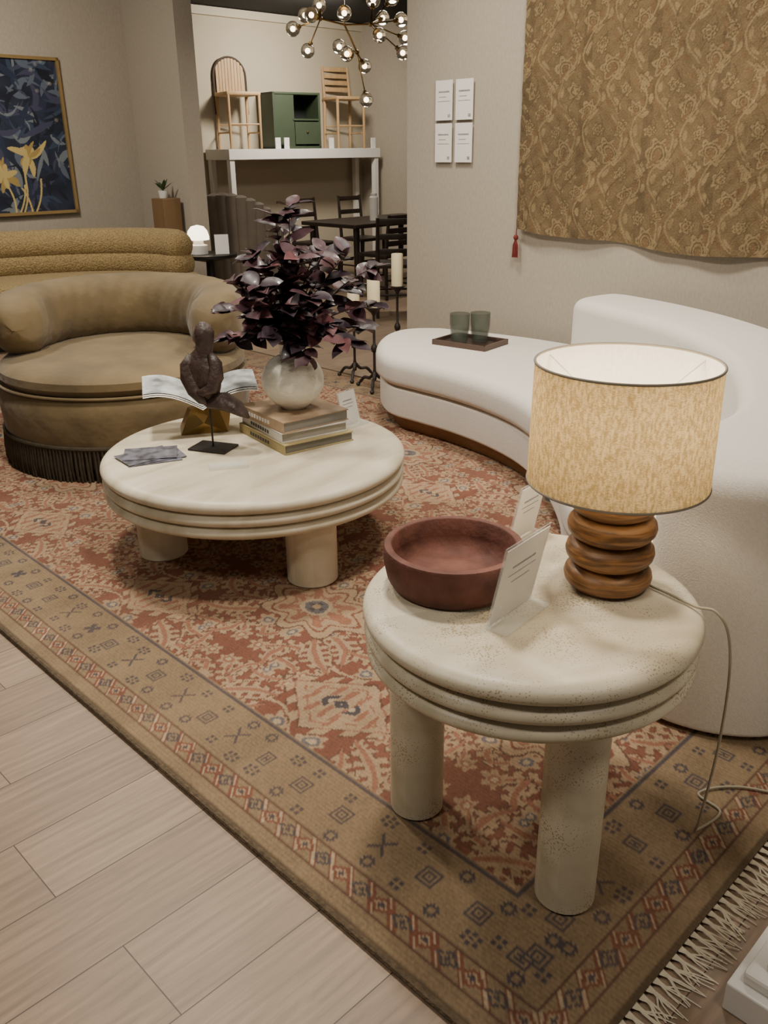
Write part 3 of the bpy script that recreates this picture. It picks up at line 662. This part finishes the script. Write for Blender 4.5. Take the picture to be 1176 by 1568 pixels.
def sculpture():
    root=E('abstract_bronze_sculpture',(-.70,3.40,TZ),math.radians(-20))
    mk('plate',box(.17,.12,.008,(0,0,.004),.001),M_black,root,smooth=False)
    mk('rod',tube([(0,0,.008),(0,0,.22)],.004,8),M_black,root)
    def loft(sp,k=20,rip=.10):
        V=[];F=[]
        for i,(x,y,z,rx,ry) in enumerate(sp):
            a=sp[max(0,i-1)];b=sp[min(len(sp)-1,i+1)]
            t=Vector((b[0]-a[0],b[1]-a[1],b[2]-a[2])).normalized(); n1=t.cross(Vector((0,1,0))).normalized(); n2=n1.cross(t)
            for j in range(k):
                p=2*math.pi*j/k; V.append(Vector((x,y,z))+n1*rx*math.cos(p)*(1+rip*math.sin(p*3+i*.8))+n2*ry*math.sin(p)*(1+rip*math.cos(p*4+i)))
        for i in range(len(sp)-1):
            for j in range(k): F.append((i*k+j,i*k+(j+1)%k,(i+1)*k+(j+1)%k,(i+1)*k+j))
        F.append(tuple(range(k)));F.append(tuple(range((len(sp)-1)*k,len(sp)*k))); return V,F
    parts=[
     loft([(.0,0,.17,.010,.010),(.0,0,.20,.035,.035),(-.005,0,.25,.056,.052),(-.01,0,.30,.070,.060),(-.015,0,.345,.068,.056),(-.01,0,.385,.048,.044),(-.003,0,.41,.032,.032),(0,0,.44,.036,.036),(.002,0,.475,.040,.037),(0,0,.505,.028,.026),(0,0,.518,.006,.006)]),
     loft([(-.05,-.03,.39,.012,.012),(-.065,-.035,.35,.030,.028),(-.06,-.04,.30,.034,.030),(-.035,-.045,.25,.028,.026),(.0,-.05,.215,.018,.018),(.02,-.05,.20,.004,.004)]),
     loft([(.035,-.02,.40,.012,.012),(.055,-.02,.36,.026,.024),(.060,-.03,.31,.030,.026),(.045,-.045,.265,.024,.022),(.01,-.06,.25,.016,.016),(-.02,-.062,.25,.004,.004)]),
     loft([(-.03,0,.21,.01,.02),(.02,0,.20,.03,.05),(.07,0,.205,.034,.055),(.12,.0,.185,.024,.046),(.155,.0,.16,.012,.03),(.175,0,.145,.003,.01)])]
    mk('figure',join(*parts),M_sculpt,root,ang=80)
sculpture()
def magstand():
    root=E('open_magazine_on_brass_stand',(-.79,3.67,TZ),math.radians(14))
    V=[(-.10,-.07,0),(.10,-.07,0),(.10,.07,0),(-.10,.07,0),(-.05,-.03,.10),(.06,-.03,.13),(.05,.05,.12),(-.06,.05,.09),(0,-.085,.05),(.12,.0,.06)]
    F=[(3,2,1,0),(0,1,8),(0,8,4),(8,5,4),(8,1,5),(1,9,5),(1,2,9),(9,2,6),(9,6,5),(2,3,7,6),(3,0,4,7),(4,5,6,7)]
    mk('brass_facets',(V,F),M_brass,root,smooth=False)
    for s in (-1,1):
        for k in range(3):
            P=[];Fp=[];n=8
            for i in range(n+1):
                t=i/n; x=s*.24*t; z=.115+.045*t+.04*math.sin(t*math.pi*.8)+.006*k
                P+=[(x,-.11+.01*k,z),(x,.13-.01*k,z+.03)]
            for i in range(n): Fp.append((2*i,2*i+1,2*i+3,2*i+2))
            mk('page',(P,Fp),M_pagep if k==2 else M_paper,root)
M_pagep=mat('printed_page',(170,174,174),.4,var=.6,vs=14)
magstand()
lf=E('leaflets',(-.93,3.31,TZ),.5)
M_lf=mat('leaflet_print',(98,98,108),.4,var=.7,vs=26,coat=.3)
for i in range(4):
    mk('sheet_%d'%(i+1),box(.21,.15,.002,(random.uniform(-.03,.03),random.uniform(-.03,.03),.0015+.0025*i),0,rz=random.uniform(-.4,.4)),M_lf,lf,smooth=False)
def acr(name,loc,rz,w,h,lean,paper=True):
    root=E(name,loc,rz)
    R=Matrix.Rotation(lean,3,'X')
    mk('panel',xf(box(w,.0025,h,(0,0,h/2),.0004),rot=R),M_acr,root,smooth=False)
    if paper: mk('card',xf(box(w-.012,.0012,h-.012,(0,-.0022,h/2)),rot=R),M_paper,root,smooth=False); 
    mk('foot_panel',box(w,.05,.003,(0,-.025,.0018)),M_acr,root,smooth=False)
    if paper: mk('text',xf(join(box(w*.5,.0006,.005,(0,-.0034,h*.7)),box(w*.6,.0006,.002,(0,-.0034,h*.6)),box(w*.4,.0006,.002,(0,-.0034,h*.5))),rot=R),M_grey,root,smooth=False)
    return root
acr('acrylic_sign_holder',(-.14,3.73,TZ),math.radians(50),.12,.15,-.25)
h2=E('acrylic_sign_base',(-.60,3.17,TZ),.25); mk('slab',box(.15,.06,.012,(0,0,.006),.002),M_acr,h2,smooth=False)
acr('acrylic_sign_holder.001',(.262,1.61,.6415),math.radians(50),.175,.195,.20)
acr('acrylic_sign_holder.002',(.345,2.0,.6415),math.radians(50),.13,.16,.20)
# ------------------------------------------------------------ tray + glasses on chaise
tr=E('serving_tray',(.53,5.22,.4605),math.radians(-38))
mk('tray_base',box(.36,.26,.012,(0,0,.008),.002),M_dark,tr,smooth=False)
mk('tray_rim',join(box(.37,.012,.03,(0,.13,.015)),box(.37,.012,.03,(0,-.13,.015)),box(.012,.27,.03,(.18,0,.015)),box(.012,.27,.03,(-.18,0,.015))),mat('tray_wood',(84,66,58),.4,var=.1),tr,smooth=False)
for i,(x,y) in enumerate(((.465,5.22),(.59,5.24))):
    g=E('drinking_glass' if i==0 else 'drinking_glass.001',(x,y,.475))
    mk('tumbler',lathe([(0,0),(.044,0),(.050,.01),(.060,.10),(.061,.17),(.058,.17),(.055,.09),(.044,.02),(0,.015)],32),M_greeng,g)
# ------------------------------------------------------------ candlesticks
def cstick(name,x,y,zc,ch):
    root=E(name,(x,y,.0135)); zc-=.0135
    mk('stem',lathe([(0,.06),(.012,.06),(.016,.1),(.009,.14),(.009,zc*.45),(.02,zc*.47),(.024,zc*.5),(.02,zc*.53),(.009,zc*.56),(.009,zc-.06),(.018,zc-.04),(.05,zc-.012),(.06,zc-.004),(.06,zc),(0,zc)],20),M_iron,root)
    ft=[]
    for k in range(3):
        a=k*2.094+.4; c,s=math.cos(a),math.sin(a)
        ft.append(tube(catmull([(0,0,.12),(.04*c,.04*s,.075),(.09*c,.09*s,.07),(.13*c,.13*s,.03),(.145*c,.145*s,.012)],5,False),[.011]*15+[.009]*6,8))
        ft.append(sphere(.016,(.147*c,.147*s,.014),(1,1,.8),10))
    mk('tripod_feet',join(*ft),M_iron,root)
    mk('candle',lathe([(0,zc+.001),(.043,zc+.001),(.043,zc+ch-.005),(.039,zc+ch),(.03,zc+ch-.006),(0,zc+ch-.008)],28),M_wax,root)
    mk('wick',tube([(0,0,zc+ch-.01),(.002,0,zc+ch+.012)],.0015,5),M_black,root)
cstick('iron_candlestick',-.055,5.90,.575,.20)
cstick('iron_candlestick.001',.115,6.55,.62,.23)
cstick('iron_candlestick.002',-.20,6.2,.50,.14)
# ------------------------------------------------------------ white display plinth lower right
dp=E('display_plinth',(0,0,0),YAW)
mk('step',join(box(.8,.8,.07,(1.69,-.01,.0355),.004),box(.76,.76,.03,(1.69,-.01,.085),.008),box(.70,.70,.62,(1.69,-.01,.41),.003)),M_whitep,dp,smooth=False)
# ------------------------------------------------------------ background room
def chair(name,loc,rz,m,sh=.47,bh=.9,slats=3,w=.44,s=1):
    root=E(name,loc,rz); P=[]
    for sx in (-1,1):
        P.append(tube([(sx*w*.45,-w*.45,0),(sx*w*.45,-w*.45,sh)],[.016,.021],8))
        P.append(tube([(sx*w*.45,w*.47,0),(sx*w*.44,w*.43,sh),(sx*w*.43,w*.55,bh)],[.017,.022,.016],8))
    for y in (-w*.45,w*.45): P.append(tube([(-w*.45,y,sh*.45),(w*.45,y,sh*.45)],.011,6))
    for x in (-w*.45,w*.45): P.append(tube([(x,-w*.45,sh*.3),(x,w*.45,sh*.3)],.011,6))
    P.append(box(w,w,.04,(0,0,sh),.01)); 
    for i in range(slats):
        z=sh+(bh-sh)*(.35+.62*i/max(1,slats-1)); y=w*.43+(z-sh)/(bh-sh)*w*.12
        P.append(box(w*.86,.016,.055,(0,y,z-.02),.004))
    mk('frame',join(*P),m,root,ang=45); return root
SH=1.57
a0,a1=9.36,9.86
b0=6.64; b1=9.2
root=E('display_shelf_table',(0,0,0),YAW)
P=[box(b1-b0,a1-a0,.12,((b0+b1)/2,(a0+a1)/2,SH-.06),.004)]
for b in (b0+.05,b1-.06):
    for a in (a0+.05,a1-.05): P.append(box(.07,.07,SH-.12,(b,a,(SH-.12)/2),.003))
mk('table',join(*P),M_whitep,root,smooth=False)
am=(a0+a1)/2
M_rattan=mat('ash_wood',(178,146,104),.5,var=.12,vs=12,stretch=(3,3,.4))
M_arch=mat('arch_dark',(70,58,46),.6)
RZS=math.radians(30)
s1=chair('counter_stool',ab(am,b0+.36,SH+.001),RZS,M_rattan,.62,.64,0,.44)
n=14; ar=.21
pa=[(-ar,.2,.40)]+[(-ar,.22,.83)]+[(ar*-math.cos(math.pi*i/n),.22,.83+ar*math.sin(math.pi*i/n)) for i in range(1,n)]+[(ar,.22,.83),(ar,.2,.40)]
mk('arch_rail',tube(pa,.015,8),M_arch,s1)
arch=[]
for x in (-.16,-.12,-.08,-.04,0,.04,.08,.12,.16): 
    hh=.21+math.sqrt(ar**2-x*x)-.01; arch.append(box(.036,.012,hh,(x,.215,.62+hh/2),.002))
mk('arch_back_slats',join(*arch),M_rattan,s1,smooth=False)
chair('counter_stool.001',ab(am,b0+2.12,SH+.001),RZS,M_rattan,.62,1.02,4,.44)
nsd=E('green_nightstand',ab(am,b0+1.17,SH+.001),YAW-.15)
W_,D_,H_=.70,.38,.66
mk('carcass',join(box(W_,D_,.03,(0,0,H_-.015),.008),box(W_,D_,.03,(0,0,.015),.004),box(.03,D_,H_,(-W_/2+.015,0,H_/2),.004),box(.03,D_,H_,(W_/2-.015,0,H_/2),.004),box(W_,.02,H_,(0,D_/2-.01,H_/2)),box(W_*.42,D_-.02,H_-.02,(-W_*.27,-.0,H_/2)),box(W_*.58,D_,.02,(W_*.2,0,H_*.52)),box(.36,.02,H_*.40,(W_*.2,-D_/2+.005,H_*.28),.004)),M_green,nsd,smooth=False)
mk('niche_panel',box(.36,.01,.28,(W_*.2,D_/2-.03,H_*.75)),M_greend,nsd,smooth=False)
mk('knob',sphere(.014,(W_*.2,-D_/2-.015,H_*.3),(1,1,1),10),M_brass,nsd)
for i,b in enumerate((b0+.78,b0+.92,b0+1.68,b0+2.45)):
    pc=E('shelf_price_card' if i==0 else 'shelf_price_card.%03d'%i,ab(a0+.03,b,SH+.001),YAW); mk('card',box(.08,.012,.13,(0,0,.065)),M_paper,pc,smooth=False)
dt=E('dining_table',ab(7.9,7.75,0),YAW)
mk('table_top',box(1.7,.95,.045,(0,0,.755),.01),M_dark,dt,smooth=False)
mk('legs',join(*[lathe([(.03,0),(.038,.74)],16,(x,y)) for x in (-.75,.75) for y in (-.38,.38)]),M_dark,dt)
chair('dining_chair',ab(7.15,7.1,0),YAW+math.pi,M_dark); chair('dining_chair.001',ab(7.15,7.9,0),YAW+math.pi,M_dark)
chair('dining_chair.002',ab(8.7,7.4,0),YAW,M_dark,.47,1.0); chair('dining_chair.003',ab(8.7,8.2,0),YAW,M_dark,.47,1.0)
chair('dining_chair.004',ab(6.25,6.35,0),YAW+2.4,M_dark,.5,.95)
for i,(a,b,h,r_,m) in enumerate(((7.75,7.5,.30,.05,'v1'),(7.8,8.35,.30,.06,'v2'))):
    v=E(('ceramic_vase','ceramic_vase.001')[i],ab(a,b,.779)); mk('body',lathe([(0,0),(r_,0),(r_*1.05,h*.5),(r_,h*.85),(r_*.7,h*.9),(r_*.8,h),(0,h)],24),mat('glaze_'+m,((200,196,190),(150,164,170))[i],.4,var=.1),v)
def strch():
    root=E('channel_back_armchair',(-1.62,10.30,0),YAW+2.2)
    m=mat('taupe_velvet',(106,96,84),.85,var=.1,sheen=.2)
    mk('seat',lathe([(0,.12),(.36,.12),(.38,.16),(.38,.40),(.35,.45),(0,.47)],40),m,root)
    P=[]
    for i in range(19):
        a=math.radians(-20+220*i/18); h=.84+.30*math.sin(math.radians(-20+220*i/18))
        P.append(tube([(.40*math.cos(a),.40*math.sin(a),.10),(.43*math.cos(a),.43*math.sin(a),h*.7),(.45*math.cos(a),.45*math.sin(a),h-.02),(.45*math.cos(a),.45*math.sin(a),h)],[.075,.075,.07,.03],12))
    mk('channel_back',join(*P),m,root); mk('base',lathe([(.3,0),(.32,.11)],32),M_dark,root)
strch()
st=E('round_accent_table',(-1.66,8.70,0))
mk('drum',lathe([(0,0),(.20,0),(.20,.02),(.05,.04),(.04,.56),(.24,.60),(.26,.61),(.26,.635),(.24,.64),(0,.64)],40),M_black,st)
ml=E('mushroom_lamp',(-1.75,8.66,.641))
mk('lamp_base',lathe([(0,0),(.085,0),(.085,.08),(.05,.09),(.045,.14),(0,.15)],28),M_whitep,ml)
mk('dome',lathe([(.105,.13),(.105,.16),(.092,.21),(.06,.25),(.0,.265)],32),mat('dome_glow',(255,245,225),.4,emit=(255,235,205),es=3),ml)
c2=E('counter_card_sign',(-1.52,8.62,.641),.2); mk('card',xf(box(.13,.004,.18,(0,0,.09)),rot=Matrix.Rotation(-.2,3,'X')),M_paper,c2,smooth=False)
cb=E('console_cabinet',ab(8.12,4.95,0),YAW)
mk('box',join(box(.20,.22,1.10,(0,0,.57),.005),box(.18,.20,.04,(0,0,.02))),mat('walnut',(120,94,64),.5,var=.12,vs=8,stretch=(1,1,.2)),cb,smooth=False)
pp=E('potted_plant',ab(8.14,4.94,1.121))
mk('pot',lathe([(0,0),(.04,0),(.05,.07),(.042,.07),(0,.06)],20),M_whitep,pp)
mk('leaves',join(*[xf(leaf(.14,.04,.3),loc=(0,0,.06),rot=Matrix.Rotation(k*1.05,3,'Z')@Matrix.Rotation(-.9-.3*(k%2),3,'Y')) for k in range(8)]),mat('leaf_green',(52,74,40),.5),pp)
def chand():
    c=Vector((-.29,8.3,2.52)); root=E('globe_chandelier',c)
    gl=[(-86,8),(-65,35),(-55,-12),(-43,-28),(-68,-15),(2,-10),(5,45),(33,55),(36,107),(60,18),(66,-15),(100,40),(98,-10),(82,-35),(50,-35),(-20,-40),(20,-60),(105,15),(-10,30)]
    rr=random.Random(3); R=[];G=[];K=[]
    nodes=[Vector((-.2,0.02,.05)),Vector((.22,-.02,.0)),Vector((.1,.05,-.2)),Vector((0,0,.2))]
    for nd in nodes: R.append(tube([(0,0,0),nd],.008,6)); K.append(sphere(.02,nd,(1,1,1),10))
    for dx,dy in gl:
        p=Vector((dx*.0049,rr.uniform(-.28,.28),-dy*.0054)); nd=min(nodes,key=lambda q:(q-p).length)
        d=(p-nd).normalized(); R.append(tube([nd,p-d*.045],.006,6)); K.append(tube([p-d*.075,p-d*.035],.018,8))
        G.append(sphere(.060,p,(1,1,1),18)); 
        mk('bulb',sphere(.018,p,(1,1,1),8),M_bulb,root)
    R.append(tube([(0,0,0),(0,0,CH-2.52)],.008,6))
    mk('rods',join(*R),M_brass,root); mk('sockets',join(*K),M_brass,root); mk('globes',join(*G),M_glass,root)
chand()
# ------------------------------------------------------------ lights
LK=.56
def area(loc,e,size=.6,col=(1,.90,.77),tgt=None,spread=150):
    l=bpy.data.lights.new('ceiling_light','AREA'); l.energy=e*LK; l.size=size; l.color=col; l.shape='DISK'; l.spread=math.radians(spread)
    o=bpy.data.objects.new('ceiling_light',l); sc.collection.objects.link(o); o.location=loc
    d=(Vector(tgt)-Vector(loc)) if tgt else Vector((0,0,-1)); o.rotation_euler=d.to_track_quat('-Z','Y').to_euler()
area((.0,2.4,3.08),54,.30)
area((-1.2,3.6,3.08),64,.30)
area((1.0,3.6,3.08),36,.35)
area((-2.6,5.6,3.08),60,.4)
area((-1.4,.6,3.08),38,.5)
area((1.2,.4,3.08),22,.5)
area((0,5.2,3.08),45,.4)
area((-2.8,7.0,3.08),70,.5,tgt=(-3.0,8.6,1.4))
area(tuple(ab(8.2,7.4,3.08)),120,.6,tgt=tuple(ab(9.9,7.6,1.6)))
area(tuple(ab(6.6,6.6,3.08)),45,.6)
area(tuple(ab(2.2,3.3,3.08)),40,.4,tgt=tuple(ab(2.2,4.6,1.6)))
w=bpy.data.worlds.new('world'); sc.world=w; w.use_nodes=True; w.node_tree.nodes['Background'].inputs[0].default_value=(1,.94,.86,1); w.node_tree.nodes['Background'].inputs[1].default_value=.13
